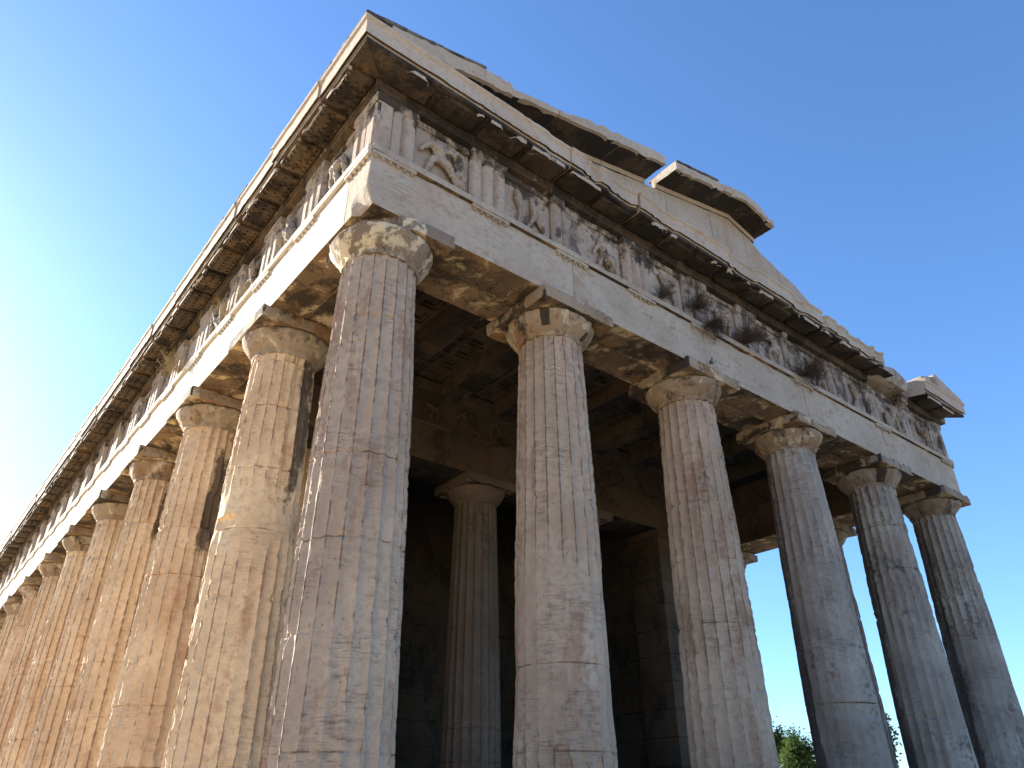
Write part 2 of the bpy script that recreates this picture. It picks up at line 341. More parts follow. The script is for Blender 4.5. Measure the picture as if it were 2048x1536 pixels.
# ------------------------------------------------------------------ columns
JOINTS = [.75, 1.50, 2.26, 3.02, 3.76, 4.50, 5.16]
def shaft_mesh(cx, cy, cfg):
    rng = random.Random(cfg['seed']); off = cfg['seed']*7.31
    nf = 20; per = cfg['per']; nth = nf*per
    joints = [j+rng.uniform(-.05, .05) for j in JOINTS[:-1]]+[JOINTS[-1]]
    for k, v in cfg.get('j', {}).items(): joints[k] = v
    zs = list(np.linspace(0, 5.26, cfg['rows']))
    for j in joints: zs += [j-.012, j-.004, j+.004, j+.012]
    zs = np.array(sorted(zs)); nz = len(zs)
    drum = np.searchsorted(np.array(joints), zs)
    th = np.arange(nth)/nth*2*math.pi
    Zg, Tg = np.meshgrid(zs, th, indexing='ij'); Dg = np.repeat(drum[:, None], nth, 1)
    t = Zg/5.26; R = .508-(.508-.398)*t + .012*np.sin(t*math.pi)
    drr = np.array([rng.uniform(-.003, .003) for _ in range(9)]); R = R+drr[Dg]
    ph = (np.arange(nth) % per)/per
    x = ph*2-1                                             # arris at phase 0
    depth = .042*(1-.15*t)
    flute = np.broadcast_to((1-x**2), Zg.shape)*depth
    P = np.stack([np.cos(Tg)*.5+cx, np.sin(Tg)*.5+cy, Zg], -1).reshape(-1, 3)
    n1 = fbm(P*[1, 1, .45], 2.6, 3, off).reshape(Zg.shape); n2 = fbm(P, 9.0, 3, off+5).reshape(Zg.shape)
    n3 = fbm(P*[1, 1, .35], 1.3, 2, off+9).reshape(Zg.shape); n4 = fbm(P, 26.0, 2, off+2).reshape(Zg.shape)
    wear = cfg['wear']*(.0022+.013*smst(n1, .54, .72)+.014*smst(n2, .56, .70)+.006*smst(n4, .6, .75))
    jd = np.min(np.abs(Zg[..., None]-np.array(joints)), -1)
    wear = wear+cfg['wear']*.02*smst(.05-jd, 0, .05)*smst(n2, .50, .66)
    r = R-np.maximum(flute, wear)
    sm = cfg['smooth']                                     # lost fluting
    msk = np.zeros_like(r)
    for (z0, z1, amt) in sm:
        m = smst(Zg, z0-.5, z0+.25)*(1-smst(Zg, z1-.25, z1+.5)); msk = np.maximum(msk, amt*smst(m*1.0+(n3-.5)*1.8, .25, .75))
    rm = R-.017-.018*smst(n1, .4, .7)+(n2-.5)*.008
    r = r*(1-msk)+np.minimum(rm, R-.006)*msk
    for (jz, a0, ext, dep, up) in cfg.get('chunk', []):    # broken-away pieces above / below a joint
        da = (Tg-a0+math.pi) % (2*math.pi)-math.pi
        dz = (Zg-jz)*(1 if up else -1)
        m = (dz > 0)*smst(ext[1]*(0.6+n3)-dz, 0, ext[1]*.35)*smst(ext[0]-np.abs(da)*(1+.5*(n1-.5)), 0, ext[0]*.4)
        r = r-dep*m*(.75+.5*n1)
    ja = np.array([rng.uniform(.1, 1) for _ in joints])[np.argmin(np.abs(Zg[..., None]-np.array(joints)), -1)]
    r = r-.006*(jd < .005)*ja
    pit = smst(n4, .70, .84)*smst(n1, .45, .6); r = r-pit*.007
    r = r+(n2-.5)*.004+(n4-.5)*.0025
    X = cx+np.cos(Tg)*r; Y = cy+np.sin(Tg)*r
    V = np.stack([X, Y, Zg], -1).reshape(-1, 3)
    F = []
    for i in range(nz-1):
        b = i*nth; c = b+nth
        F += [(b+k, b+(k+1) % nth, c+(k+1) % nth, c+k) for k in range(nth)]
    F.append(tuple(range(nth))[::-1]); F.append(tuple(range((nz-1)*nth, nz*nth)))
    crust_shade = np.zeros_like(r)
    for (a0, wdt, z0, z1) in cfg.get('crust', []):  # stain bands; on the grey front columns mostly painted shade
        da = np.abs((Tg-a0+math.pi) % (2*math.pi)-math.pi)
        crust_shade = np.maximum(crust_shade, smst(wdt-da+(n1-.5)*.7, 0, wdt*.5)*smst(Zg+(n3-.5)*2.5, z0-.3, z0+.3)*(1-smst(Zg+(n3-.5)*1.5, z1-.2, z1+.3)))
    pa = np.minimum(np.arange(nth) % per, per-np.arange(nth) % per)[None, :]
    seam = np.where(pa == 0, 1.0, np.where(pa == 1, .35, 0))*smst(n3+n2*.6, .40, .9)*(1-msk)*cfg.get('seam', 1.0)
    seam = np.maximum(seam, (jd < .006)*smst(n1, .40, .6)*ja*.8)
    return V, F, crust_shade.reshape(-1), seam.reshape(-1)

def capital(cx, cy, par, cfg, matc):
    rng = random.Random(cfg['seed']+99); off = cfg['seed']*3.3
    n = cfg.get('capn', 120)
    # necking, annulets and echinus in one turned piece
    prof = [(.398, 5.255), (.402, 5.285), (.412, 5.300), (.409, 5.303), (.418, 5.312), (.415, 5.315), (.425, 5.325), (.422, 5.329), (.434, 5.338),
            (.455, 5.362), (.480, 5.392), (.505, 5.425), (.528, 5.460), (.545, 5.495), (.553, 5.520), (.548, 5.535), (.530, 5.545)]
    th = np.arange(n)/n*2*math.pi; V = []; F = []
    for (r, z) in prof:
        for t in th: V.append((math.cos(t)*r, math.sin(t)*r, z))
    V = np.array(V); q = V+[cx, cy, 0]
    w1 = fbm(q, 3.2, 3, off); rr = 1-cfg['capwear']*(.05*smst(w1, .56, .66))+(fbm(q, 9, 3, off)-.5)*.012-cfg['capwear']*.045*smst(fbm(q, 5, 3, off+8), .585, .61)
    V[:, 0] *= rr; V[:, 1] *= rr; V[:, 0] += cx; V[:, 1] += cy
    for i in range(len(prof)-1):
        b = i*n; c = b+n; F += [(b+k, b+(k+1) % n, c+(k+1) % n, c+k) for k in range(n)]
    F.append(tuple(range(n))[::-1]); F.append(tuple(range((len(prof)-1)*n, len(prof)*n)))
    ps = np.zeros(len(V))
    for (a0, wd, z0, z1) in cfg.get('soot', []):
        da = np.abs((np.arctan2(V[:, 1]-cy, V[:, 0]-cx)-a0+PI) % (2*PI)-PI)
        ps = np.maximum(ps, 1.5*smst(wd-da, 0, .05)*(V[:, 2] > z0)*(V[:, 2] < z1))
    e = mesh_obj('echinus', V, F, matc, par, sharp=50, attr=ps)
    ab = .568
    if cfg.get('broken'):
        def post(W):
            W = W.copy(); dx = W[:, 0]-cx; dy = W[:, 1]-cy       # front-left corner of the slab is gone
            k = np.clip((-(dx)-dy-.52+(fbm(W, 5, 3)-.5)*.16), 0, 1)*.5
            W[:, 0] += k; W[:, 1] += k; W[:, 0] = np.maximum(W[:, 0], cx-.36+(fbm(W, 7, 3)-.5)*.1); return W
    else: post = None
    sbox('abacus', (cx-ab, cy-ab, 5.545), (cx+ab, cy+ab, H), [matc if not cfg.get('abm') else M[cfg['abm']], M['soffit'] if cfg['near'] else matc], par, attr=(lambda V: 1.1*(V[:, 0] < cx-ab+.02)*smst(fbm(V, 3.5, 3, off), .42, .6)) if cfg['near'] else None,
         seg=.05 if cfg['near'] else .12, r=.010, chip=.07*cfg['capwear'], thr=.56, fr=6.5, rough=.004, post=post, soffit=True)

def column(cx, cy, cfg, mat, matc, label=None):
    V, F, crust_shade, seam = shaft_mesh(cx, cy, cfg)
    o = mesh_obj('column', V, F, mat, None, sharp=32, attr=crust_shade, attr2=seam)
    adopt(o); capital(cx, cy, o, cfg, matc)
    if label: o['label'] = label
    return o

PI = math.pi
near = dict(per=12, rows=190, near=True, wear=1.0, capwear=1.0, smooth=[])
fr_cfg = [
    dict(near, seed=1, broken=True, wear=.9, j={5: 4.52, 4: 4.18, 3: 3.05}, chunk=[(4.52, rad(-118), (.5, .16), .012, False)]),
    dict(near, seed=2, soot=[(rad(-138), .13, 5.36, 5.6), (rad(-62), .10, 5.30, 5.42)], smooth=[(1.0, 2.3, .55)], j={5: 4.44, 3: 3.23}),
    dict(near, seed=3, wear=1.0, smooth=[(.4, 1.5, .4)]),
    dict(near, seed=4, wear=1.5, capwear=1.6, smooth=[(4.3, 5.1, .5), (.2, 3.4, .65)], j={1: 1.54}, chunk=[(1.54, rad(-120), (.9, .18), .03, False)], crust=[(rad(136), .60, 0, 5.2)], per=10, rows=160),  # left side darkened: mostly painted-on shade, with some black crust
    dict(near, seed=5, soot=[(rad(-128), .20, 5.32, 5.6)], wear=1.3, capwear=1.3, smooth=[(.2, 2.8, .7)], chunk=[(1.5, rad(-150), (.5, .1), .02, True)], crust=[(rad(134), .62, 0, 5.2)], per=10, rows=150),  # dark left side again mixes painted shade with black crust
    dict(near, seed=6, wear=1.2, capwear=1.3, smooth=[(.2, 2.7, .75)], crust=[(rad(138), .85, 1, 5.2)], per=10, rows=150, capn=60),  # wider dark left band: painted shade plus black crust
]
for i, x in enumerate(XS):
    g = i >= 3
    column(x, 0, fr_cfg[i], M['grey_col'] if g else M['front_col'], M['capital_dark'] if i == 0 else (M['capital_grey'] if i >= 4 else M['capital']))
for k in range(1, 13):
    lod = dict(per=12, rows=170) if k <= 2 else (dict(per=8, rows=110) if k <= 5 else dict(per=6, rows=60))
    cfg = dict(near, seed=20+k, wear=1.1, capwear=.9, abm=None, **{}); cfg.update(lod); cfg['near'] = k < 6
    if k == 1: cfg.update(smooth=[(3.0, 3.35, 1.0)], j={3: 3.01}, chunk=[(3.05, rad(-165), (.5, .12), .05, True)], crust=[(rad(-48), .62, 3.2, 5.3)])
    if k == 2: cfg.update(j={4: 3.72}, chunk=[(3.73, rad(-65), (.55, .5), .07, True)], crust=[(rad(-62), .62, 3.75, 5.2)])
    if k == 4: cfg.update(chunk=[(3.75, rad(-70), (.5, .4), .06, True)], crust=[(rad(-72), .4, 3.8, 5.2)])
    if k in (3, 5): cfg.update(crust=[(rad(-68), .38, 4.2, 5.3)])
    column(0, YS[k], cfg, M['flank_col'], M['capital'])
for k in range(1, 13):
    cfg = dict(near, seed=60+k, wear=1.2, capn=32, per=6 if k < 5 else 4, rows=50 if k < 5 else 20); cfg['near'] = False
    column(LX, YS[k], cfg, M['grey_col'], M['capital_grey'])
for k in range(1, 5):
    cfg = dict(near, seed=80+k, wear=1.2, capn=24, per=4, rows=16); cfg['near'] = False
    column(XS[k], LY, cfg, M['front_col'], M['capital_grey'])
for k, x in enumerate((4.996, 7.579)):
    cfg = dict(near, seed=90+k, wear=.7, per=10, rows=120, chunk=[], j={0: .98})
    column(x, 5.05, cfg, M['inner_col'], M['inner_col'])

# ------------------------------------------------------------------ architrave
def arch_side(side, cuts, L, near_n, matl, sof):
    xf = SIDES[side]
    for i in range(len(cuts)-1):
        s0, s1 = cuts[i], cuts[i+1]; nr = i < near_n
        seg = .055 if nr else .25
        lo, hi = (s0+.003, -.47, H+.0015), (s1-.003, 0, ZT-.09)
        ch = .03 if nr else .02
        post = None
        if i == 0 and side == 'front':
            def post(W):                                     # small chip at the lower corner over the first column
                W = W.copy(); k = np.clip(.17-np.hypot(W[:, 0], (W[:, 2]-H)*.8)+(fbm(W, 8, 3)-.5)*.08, 0, .2)
                W[:, 0] += np.where(W[:, 1] > -.3, k*.45, 0); return W
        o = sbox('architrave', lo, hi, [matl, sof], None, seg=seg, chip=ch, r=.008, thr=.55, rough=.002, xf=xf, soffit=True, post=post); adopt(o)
        lo, hi = (s0+.0015, -.95, H+.0015), (s1-.0015, -.474, ZT)
        if side in ('left', 'right'):
            if i == 0: lo = (.476, -.95, H+.0015)
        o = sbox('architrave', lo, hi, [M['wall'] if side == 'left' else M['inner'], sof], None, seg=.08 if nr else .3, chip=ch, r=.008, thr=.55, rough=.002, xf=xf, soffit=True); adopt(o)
        # taenia strip, with a few pieces lost
        ta = [(s0+.0015, s1-.0015)]
        for (a, b) in ta:
            o = sbox('taenia', (a, -.4, ZT-.0885), (b, .045, ZT), [matl, M['soffit']], None, seg=.05 if nr else .3, chip=.022 if nr else .01, r=.004, thr=.58, fr=4, xf=xf, soffit=True); adopt(o)
cF = [0]+[x+A_ for x in XS[1:-1]]+[WF]
cL = [.4735]+[y+A_ for y in YS[1:-1]]+[WL-.4735]
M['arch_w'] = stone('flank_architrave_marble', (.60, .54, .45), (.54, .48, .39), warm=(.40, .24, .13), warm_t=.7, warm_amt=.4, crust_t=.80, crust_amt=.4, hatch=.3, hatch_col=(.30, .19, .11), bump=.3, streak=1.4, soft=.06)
arch_side('front', cF, WF, 5, M['arch'], M['soffit'])
# flank: the corner block belongs to the front, a return piece closes it
cL2 = [0]+[y+A_ for y in YS[1:-1]]+[WL]
def flank_arch(side, near_n, ml):
    xf = SIDES[side]
    for i in range(len(cL2)-1):
        s0, s1 = cL2[i], cL2[i+1]; nr = i < near_n
        a = .4735 if i == 0 else s0+.0015
        b = WL-.4735 if i == len(cL2)-2 else s1-.0015
        adopt(sbox('architrave', (a, -.47, H+.0015), (b, .0, ZT-.09), [ml, M['soffit']], None, seg=.06 if nr else .3, chip=.02, r=.006, thr=.55, rough=.002, xf=xf, soffit=True))
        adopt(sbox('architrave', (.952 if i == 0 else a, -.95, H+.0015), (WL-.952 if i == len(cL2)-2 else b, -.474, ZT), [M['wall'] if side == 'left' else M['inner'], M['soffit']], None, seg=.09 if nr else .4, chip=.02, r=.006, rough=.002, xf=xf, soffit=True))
        adopt(sbox('taenia', (-.045 if i == 0 else a, .0 if i == 0 else -.4, ZT-.0885), (b, .045, ZT), ml, None, seg=.05 if nr else .3, chip=.015, r=.004, thr=.55, fr=4, xf=xf) if i else
              sbox('taenia', (.002, .0015, ZT-.0885), (b, .045, ZT), ml, None, seg=.05, chip=.012, r=.004, thr=.55, fr=4, xf=xf))
flank_arch('left', 5, M['arch_w']); flank_arch('right', 0, M['arch'])
# ------------------------------------------------------------------ frieze
TW = .54; SPF = (WF-TW)/10; SPL = (WL-TW)/24
def guttae(V, F, s, w, n, d, z, r=.019, h=.035, nn=8, skip=0, rng=None):
    for i in range(n):
        if rng and rng.random() < skip: continue
        c = s+w*(i+.5)/n; b = len(V)
        for (rr, zz) in ((r*.75, z), (r*1.1, z-h)):
            for k in range(nn): V.append((c+math.cos(2*PI*k/nn)*rr, d+math.sin(2*PI*k/nn)*rr, zz))
        for k in range(nn): F.append((b+k, b+(k+1) % nn, b+nn+(k+1) % nn, b+nn+k))
        F.append(tuple(b+nn+k for k in range(nn)))

def regula(side, s, nr, ml, skip=0.0, seed=0):
    rng = random.Random(seed)
    V, F = lattice((s, -.01, ZT-.135), (s+TW, .04, ZT-.09), .045 if nr else .3)
    V = erode(V, (s, -.01, ZT-.135), (s+TW, .04, ZT-.09), .003, .02, 5, .56, seed, .001)
    V = [tuple(v) for v in V]; guttae(V, F, s, TW, 6, .019, ZT-.135, skip=skip, rng=rng, nn=8 if nr else 5)
    adopt(mesh_obj('regula', SIDES[side](np.array(V)), F, ml, None, fixn=True))

def triglyph(side, s, worn, mat, seg, off, crust=.5, capoff=False, corner=False):
    W = TW; g = .055
    pts = [(0, g), (1/12, 0), (3/12, 0), (4/12, g), (5/12, 0), (7/12, 0), (8/12, g), (9/12, 0), (11/12, 0), (1, g)]
    plan = []
    for i in range(len(pts)-1):
        a, b = pts[i], pts[i+1]; n = 3 if seg < .08 else 1
        for k in range(n): plan.append((a[0]+(b[0]-a[0])*k/n, a[1]+(b[1]-a[1])*k/n))
    plan.append(pts[-1]); n = len(plan)
    zt = ZF-.12; nz = max(2, int((zt-ZT)/seg)); zz = list(np.linspace(ZT+.001, zt-.03, nz))+[zt-.012, zt]
    V = []; F = []
    for j, z in enumerate(zz):
        for (u, d) in plan:
            dd = -d
            if j == nz: dd = -d*.75
            if j == nz+1: dd = 0 if 0 < u < 1 else -d*.5
            V.append((s+u*W, dd, z))
    # capping band
    for z, dd in ((zt+.002, .014), (ZF, .014)):
        for (u, d) in plan: V.append((s+u*W, dd, z))
    V = np.array(V); m = len(zz)+2
    Wd = V.copy(); q = SIDES[side](V)
    nn = fbm(q, 5, 3, off); n2 = fbm(q*[1, 1, .5], 2.3, 3, off+4)
    lim = -(.002+worn*(.05*smst(nn, .42, .70)+.07*smst(n2, .45, .65)))
    Wd[:, 1] = np.minimum(V[:, 1], np.maximum(lim, -.11)+.014*(V[:, 2] > zt))
    Wd[:, 1] += (fbm(q, 12, 2, off)-.5)*.008*(.5+worn); Wd[:, 0] += (nn-.5)*.012*worn
    V = Wd; nv = len(V)
    back = []
    for j in range(m):
        z = V[j*n, 2]; back.append((s+.001, -.2, z)); back.append((s+W-.001, -.2, z))
    V = np.concatenate([V, np.array(back)])
    for j in range(m-1):
        for i in range(n-1): F.append((j*n+i, j*n+i+1, (j+1)*n+i+1, (j+1)*n+i))
        bl, br = nv+2*j, nv+2*j+1
        F.append((j*n, (j+1)*n, bl+2, bl)); F.append((j*n+n-1, br, br+2, (j+1)*n+n-1)); F.append((br, bl, bl+2, br+2))
    F.append(tuple([k for k in range(n)][::-1])+(nv, nv+1)); F.append(tuple(range((m-1)*n, m*n))+(nv+2*m-1, nv+2*m-2))
    q = SIDES[side](V); A = crust*smst((V[:, 2]-ZT)/.8+(fbm(q, 4, 3, off)-.5)*1.2, .45, .95)  # darker towards the top of the triglyph, broken up by noise
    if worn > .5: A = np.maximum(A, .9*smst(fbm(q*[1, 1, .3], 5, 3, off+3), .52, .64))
    adopt(mesh_obj('triglyph', SIDES[side](V), F, mat, None, attr=A, sharp=30))

def metope(side, s0, s1, mat, seg, crust=.6, off=0, band=True):
    xf = SIDES[side]
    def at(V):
        q = xf(V); return crust*smst((V[:, 2]-ZT)/.8+(fbm(q, 3, 3, off)-.5)*1.5, .40, 1.05)  # darker towards the top of the panel, broken up by noise
    o = adopt(sbox('metope', (s0+.001, -.24, ZT+.001), (s1-.001, -.085, ZF-.09), mat, None, seg=seg, chip=.01, rough=.004, xf=xf, attr=at))
    if band: adopt(sbox('metope_band', (s0+.001, -.24, ZF-.089), (s1-.001, -.055, ZF-.001), mat, None, seg=max(seg, .06), chip=.03, rough=.004, xf=xf, attr=at))
    return o

def limb(V, F, pts, n=8):
    """tapered tube with round ends through pts (x,y,z,r)"""
    P = np.array(pts, float); 
    dd = P[1, :3]-P[0, :3]; d2 = P[-1, :3]-P[-2, :3]
    P = np.vstack([np.append(P[0, :3]-dd/np.linalg.norm(dd)*P[0, 3]*.7, P[0, 3]*.45), P, np.append(P[-1, :3]+d2/np.linalg.norm(d2)*P[-1, 3]*.7, P[-1, 3]*.45)])
    b = len(V)
    for i in range(len(P)):
        t = P[min(i+1, len(P)-1), :3]-P[max(i-1, 0), :3]; t /= np.linalg.norm(t)
        u = np.cross(t, (0, 1, .13)); u /= np.linalg.norm(u); v = np.cross(t, u)
        for k in range(n):
            a = 2*PI*k/n; V.append(tuple(P[i, :3]+(u*math.cos(a)+v*math.sin(a))*P[i, 3]))
    for i in range(len(P)-1):
        for k in range(n): F.append((b+i*n+k, b+i*n+(k+1) % n, b+(i+1)*n+(k+1) % n, b+(i+1)*n+k))
    F.append(tuple(b+k for k in range(n))[::-1]); F.append(tuple(b+(len(P)-1)*n+k for k in range(n)))

# worn relief groups; local units: x across the metope 0..1, z up 0..1, y towards the viewer; each limb = list of (x, y, z, r)
FIG = {
 0: [[(.40,.10,.80,.075),(.36,.11,.66,.10),(.44,.10,.50,.085)], [(.44,.10,.50,.07),(.28,.12,.38,.055),(.22,.10,.18,.04),(.20,.09,.06,.03)], [(.46,.10,.50,.07),(.58,.13,.34,.06),(.68,.12,.20,.045),(.72,.1,.08,.04)],
     [(.36,.12,.74,.05),(.20,.13,.62,.04),(.10,.10,.50,.03)], [(.70,.10,.78,.06),(.76,.11,.62,.085),(.78,.11,.46,.075)], [(.78,.11,.46,.06),(.86,.12,.28,.05),(.80,.10,.10,.045)], [(.72,.12,.72,.045),(.56,.14,.70,.035),(.46,.12,.62,.03)], [(.76,.1,.4,.06),(.70,.13,.22,.05),(.86,.12,.08,.06)]],
 1: [[(.24,.09,.80,.05),(.26,.10,.62,.075),(.30,.10,.48,.06)], [(.30,.1,.48,.06),(.30,.1,.25,.04),(.26,.08,.08,.035)], [(.56,.09,.78,.04),(.58,.10,.62,.06),(.62,.10,.44,.07),(.72,.1,.30,.055)], [(.62,.1,.42,.05),(.54,.1,.24,.045),(.46,.08,.10,.04)], [(.72,.1,.30,.05),(.80,.1,.14,.04)]],
 2: [[(.42,.09,.76,.07),(.46,.10,.60,.09),(.52,.10,.44,.07)], [(.46,.11,.66,.04),(.34,.11,.52,.035),(.26,.1,.36,.03)], [(.54,.11,.40,.09),(.62,.13,.28,.12),(.72,.12,.16,.11)], [(.48,.1,.38,.05),(.40,.1,.22,.045),(.36,.08,.06,.035)]],
 3: [[(.36,.09,.76,.05),(.42,.11,.60,.08),(.46,.10,.46,.07)], [(.46,.1,.46,.06),(.34,.12,.30,.05),(.28,.09,.10,.04)], [(.48,.1,.46,.06),(.64,.12,.40,.05),(.70,.1,.20,.04),(.66,.09,.06,.035)], [(.44,.11,.66,.04),(.60,.12,.72,.035),(.72,.1,.66,.03)]],
 4: [[(.30,.1,.62,.07),(.46,.12,.56,.10),(.64,.12,.52,.09)], [(.64,.11,.52,.05),(.70,.1,.34,.045),(.66,.09,.12,.035)], [(.32,.11,.56,.05),(.26,.1,.34,.04),(.20,.09,.12,.035)], [(.56,.12,.52,.05),(.48,.12,.32,.045),(.44,.1,.12,.035)], [(.66,.1,.60,.05),(.76,.11,.76,.045)]],
}
def relief(side, s0, s1, kind, parent, mirror=False, sc=1.0, seed=0):
    V = []; F = []; wd = s1-s0; ht = .72; rng = random.Random(seed)
    for lb in FIG[kind]:
        if rng.random() < (1-sc)*.5: continue
        L = []
        for (x, y, z, r) in lb:
            if mirror: x = 1-x
            L.append((x*wd+rng.uniform(-.012, .012), (y-.105)*.9+.022, z*ht+.02+rng.uniform(-.01, .01), r*.80*(.8+.4*rng.random())))
        limb(V, F, L)
    V = np.array(V); V[:, 0] += s0; V[:, 1] += -.085+.03; V[:, 2] += ZT
    W = SIDES[side](V)
    o = mesh_obj('relief_figure', W, F, M['relief'], parent, sharp=0)
    rm = o.modifiers.new('fuse', 'REMESH'); rm.mode = 'VOXEL'; rm.voxel_size = .011; rm.use_smooth_shade = True
    sm = o.modifiers.new('soften', 'SMOOTH'); sm.factor = .8; sm.iterations = 3
    tx = bpy.data.textures.new('worn', 'CLOUDS'); tx.noise_scale = .035
    dp = o.modifiers.new('wear', 'DISPLACE'); dp.texture = tx; dp.strength = .034; dp.mid_level = .55
    return o

for i in range(11):
    s = i*SPF; worn = [.05, .12, .75, .15, .55, .8, .95, .7, .8, .65, .75][i]
    mt = M['frieze'] if i in (0, 1, 3) else M['frieze_worn']
    triglyph('front', s, worn, mt, .045, i*5.1, crust=.95 if i < 4 else .8)
    if i not in (5, 7, 9): regula('front', s, True, M['arch'], skip=[0, 0, 0, .3, .2, .6, .6, .2, .1, .1, 0][i], seed=i)
    if i < 10:
        mo = metope('front', s+TW, s+SPF, M['frieze'] if i < 4 else M['frieze_worn'], .05, off=i*3.3, crust=1.0)
        relief('front', s+TW, s+SPF, [0, 1, 2, 3, 4, 3, 1, 2, 0, 4][i], mo, mirror=i in (5, 8, 9), sc=[1, 1, 1, .9, .9, .8, .7, .8, .6, .7][i], seed=i)
for i in range(25):
    s = i*SPL
    triglyph('left', s+(.0 if i else .001), .08 if i < 8 else .1, M['frieze'], .06 if i < 8 else .3, 60+i*3.1, crust=.6)
    regula('left', s+(.002 if i == 0 else 0), i < 10, M['arch_w'], skip=.03, seed=50+i)
    if i < 24:
        mo = metope('left', s+TW, s+SPL, M['frieze'], .08 if i < 8 else .3, off=i*2.7, crust=.8)
        if i < 4: relief('left', s+TW, s+SPL, [4, 2, 3, 0][i], mo, mirror=i % 2 == 1, seed=40+i)
    triglyph('right', s, .5, M['frieze_worn'], .3, 160+i*3.1)
    if i < 24: metope('right', s+TW, s+SPL, M['frieze_worn'], .3, off=i*2.7)
# back side closes the ring (unseen from the photograph)
adopt(sbox('architrave', (.96, -.95, H+.0015), (WF-.96, 0, ZT), [M['arch'], M['soffit']], None, seg=.5, xf=SIDES['back'], soffit=True))
adopt(sbox('frieze_block', (.25, -.95, ZT+.001), (WF-.25, -.03, ZF-.001), M['frieze_worn'], None, seg=.5, xf=SIDES['back']))
# backing courses behind the frieze, seen from inside the colonnade
for side, L in (('front', WF), ('left', WL), ('right', WL)):
    a = .26 if side == 'front' else .96
    adopt(sbox('frieze_backer', (a, -.95, ZT+.001), (L-a, -.245, ZF-.001), M['inner'], None, seg=.3, xf=SIDES[side]))

# ------------------------------------------------------------------ horizontal cornice
GP = [(-.60, ZF+.002), (.022, ZF+.002), (.030, ZF+.03), (.030, ZF+.10), (.045, ZF+.115), (.05, 7.50), (.385, 7.475), (.39, 7.585), (.405, 7.585), (.408, 7.548), (.425, 7.545),
      (.427, 7.70), (.432, 7.745), (.455, 7.765), (.458, 7.800), (.43, 7.812), (-.2, 7.83), (-.60, 7.83)]
def cornice_block(side, s0, s1, nr, bite=0.0, m=0, shift=0.0, cut=None, off=0.0, label=None, top_off=0.0):
    prof = refine(GP, .04 if nr else .5)
    if side != 'front' and m:                                   # mitred into the front run
        pass
    V, F = extrude_profile(prof, s0+.0015, s1-.0015, .045 if nr else .4)
    q = SIDES[side](V); n = fbm(q, 3.0, 4, off+3.1); n2 = fbm(q, 7.5, 3, off)
    d = V[:, 1]; z = V[:, 2]
    # chips along the lower and upper lips, the same for every point of the lip at that spot
    def run(fr_, o2): return fbm(np.stack([V[:, 0], V[:, 0]*0+off+o2, V[:, 0]*0+2.2], 1), fr_, 3)
    lo_c = smst(run(5.5, 0), .55, .74)+.5*smst(run(14, 3), .55, .7); hi_c = smst(run(4.5, 7), .52, .72)+.6*smst(run(11, 5), .5, .7)
    if not nr: lo_c *= .4; hi_c *= .6
    V[:, 2] += np.where((z < 7.56) & (d > .40), .018*lo_c, 0)
    V[:, 1] -= np.where((z > 7.75) & (d > .42), .0*hi_c, 0)
    if bite:
        n0 = run(2.1, 11); n9 = run(9.0, 13); b = bite*smst(n0+.3*(n9-.5), .50, .60); k = smst(d, .12, .40)
        V[:, 1] -= b*.13*k*(.6+.8*n9)
        low = (z < 7.60) & (d > .06); V[:, 2] += np.where(low, b*.05*k, 0)
    if cut: 
        for c in cut: V = c(V)
    V[:, 1] += (n2-.5)*.008
    V[:, 1] += shift*smst(V[:, 1], 0, .4)
    A = np.zeros(len(V))
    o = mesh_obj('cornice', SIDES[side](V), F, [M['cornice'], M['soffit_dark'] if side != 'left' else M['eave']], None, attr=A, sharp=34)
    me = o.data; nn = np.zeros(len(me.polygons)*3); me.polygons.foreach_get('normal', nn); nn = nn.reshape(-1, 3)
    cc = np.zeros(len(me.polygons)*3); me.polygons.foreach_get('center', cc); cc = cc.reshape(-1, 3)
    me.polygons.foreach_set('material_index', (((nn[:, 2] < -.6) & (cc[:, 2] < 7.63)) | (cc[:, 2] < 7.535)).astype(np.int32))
    adopt(o)
    if label: o['label'] = label
    return o
def mutule(side, s, nr, par, chip, gut, seed, drop=0.0):
    lo, hi = (s, .062, 7.432), (s+TW, .382, 7.505)
    V, F = lattice(lo, hi, .035 if nr else .2)
    W = erode(V, lo, hi, .004, chip, 4.5, .50, seed*2.1, .003)
    W[:, 2] -= (W[:, 1]-.22)*.07
    if drop:                                                    # lip partly broken away
        k = smst(fbm(W, 4.5, 4, seed*1.7), .50, .56)*smst(W[:, 1], .16, .24)*drop*(.6+.8*fbm(W, 12, 2))
        W[:, 1] -= k*.16; W[:, 2] += k*.035
    W = [tuple(v) for v in W]; nm = len(F)
    if gut:
        rng = random.Random(seed)
        for row in range(3): guttae(W, F, s+.01, TW-.02, 6, .11+.112*row, 7.432-(.11+.112*row-.22)*.07, r=.020, h=.026, nn=8 if nr else 5, skip=.12 if side == 'left' else .8, rng=rng)
    q = SIDES[side](np.array(W))
    o = mesh_obj('mutule', q, F, [M['cornice'], M['eave'] if side == 'left' else M['soffit_dark']], par, fmat=None)
    me = o.data; nn = np.zeros(len(me.polygons)*3); me.polygons.foreach_get('normal', nn); nn = nn.reshape(-1, 3)
    cc = np.zeros(len(me.polygons)*3); me.polygons.foreach_get('center', cc); cc = cc.reshape(-1, 3)
    outw = {'left': -cc[:, 0]-A_, 'front': -cc[:, 1]-A_, 'right': cc[:, 0]-LX-A_}[side]
    me.polygons.foreach_set('material_index', (~((outw > .345) & (np.abs(nn[:, 2]) < .8))).astype(np.int32))
    return o

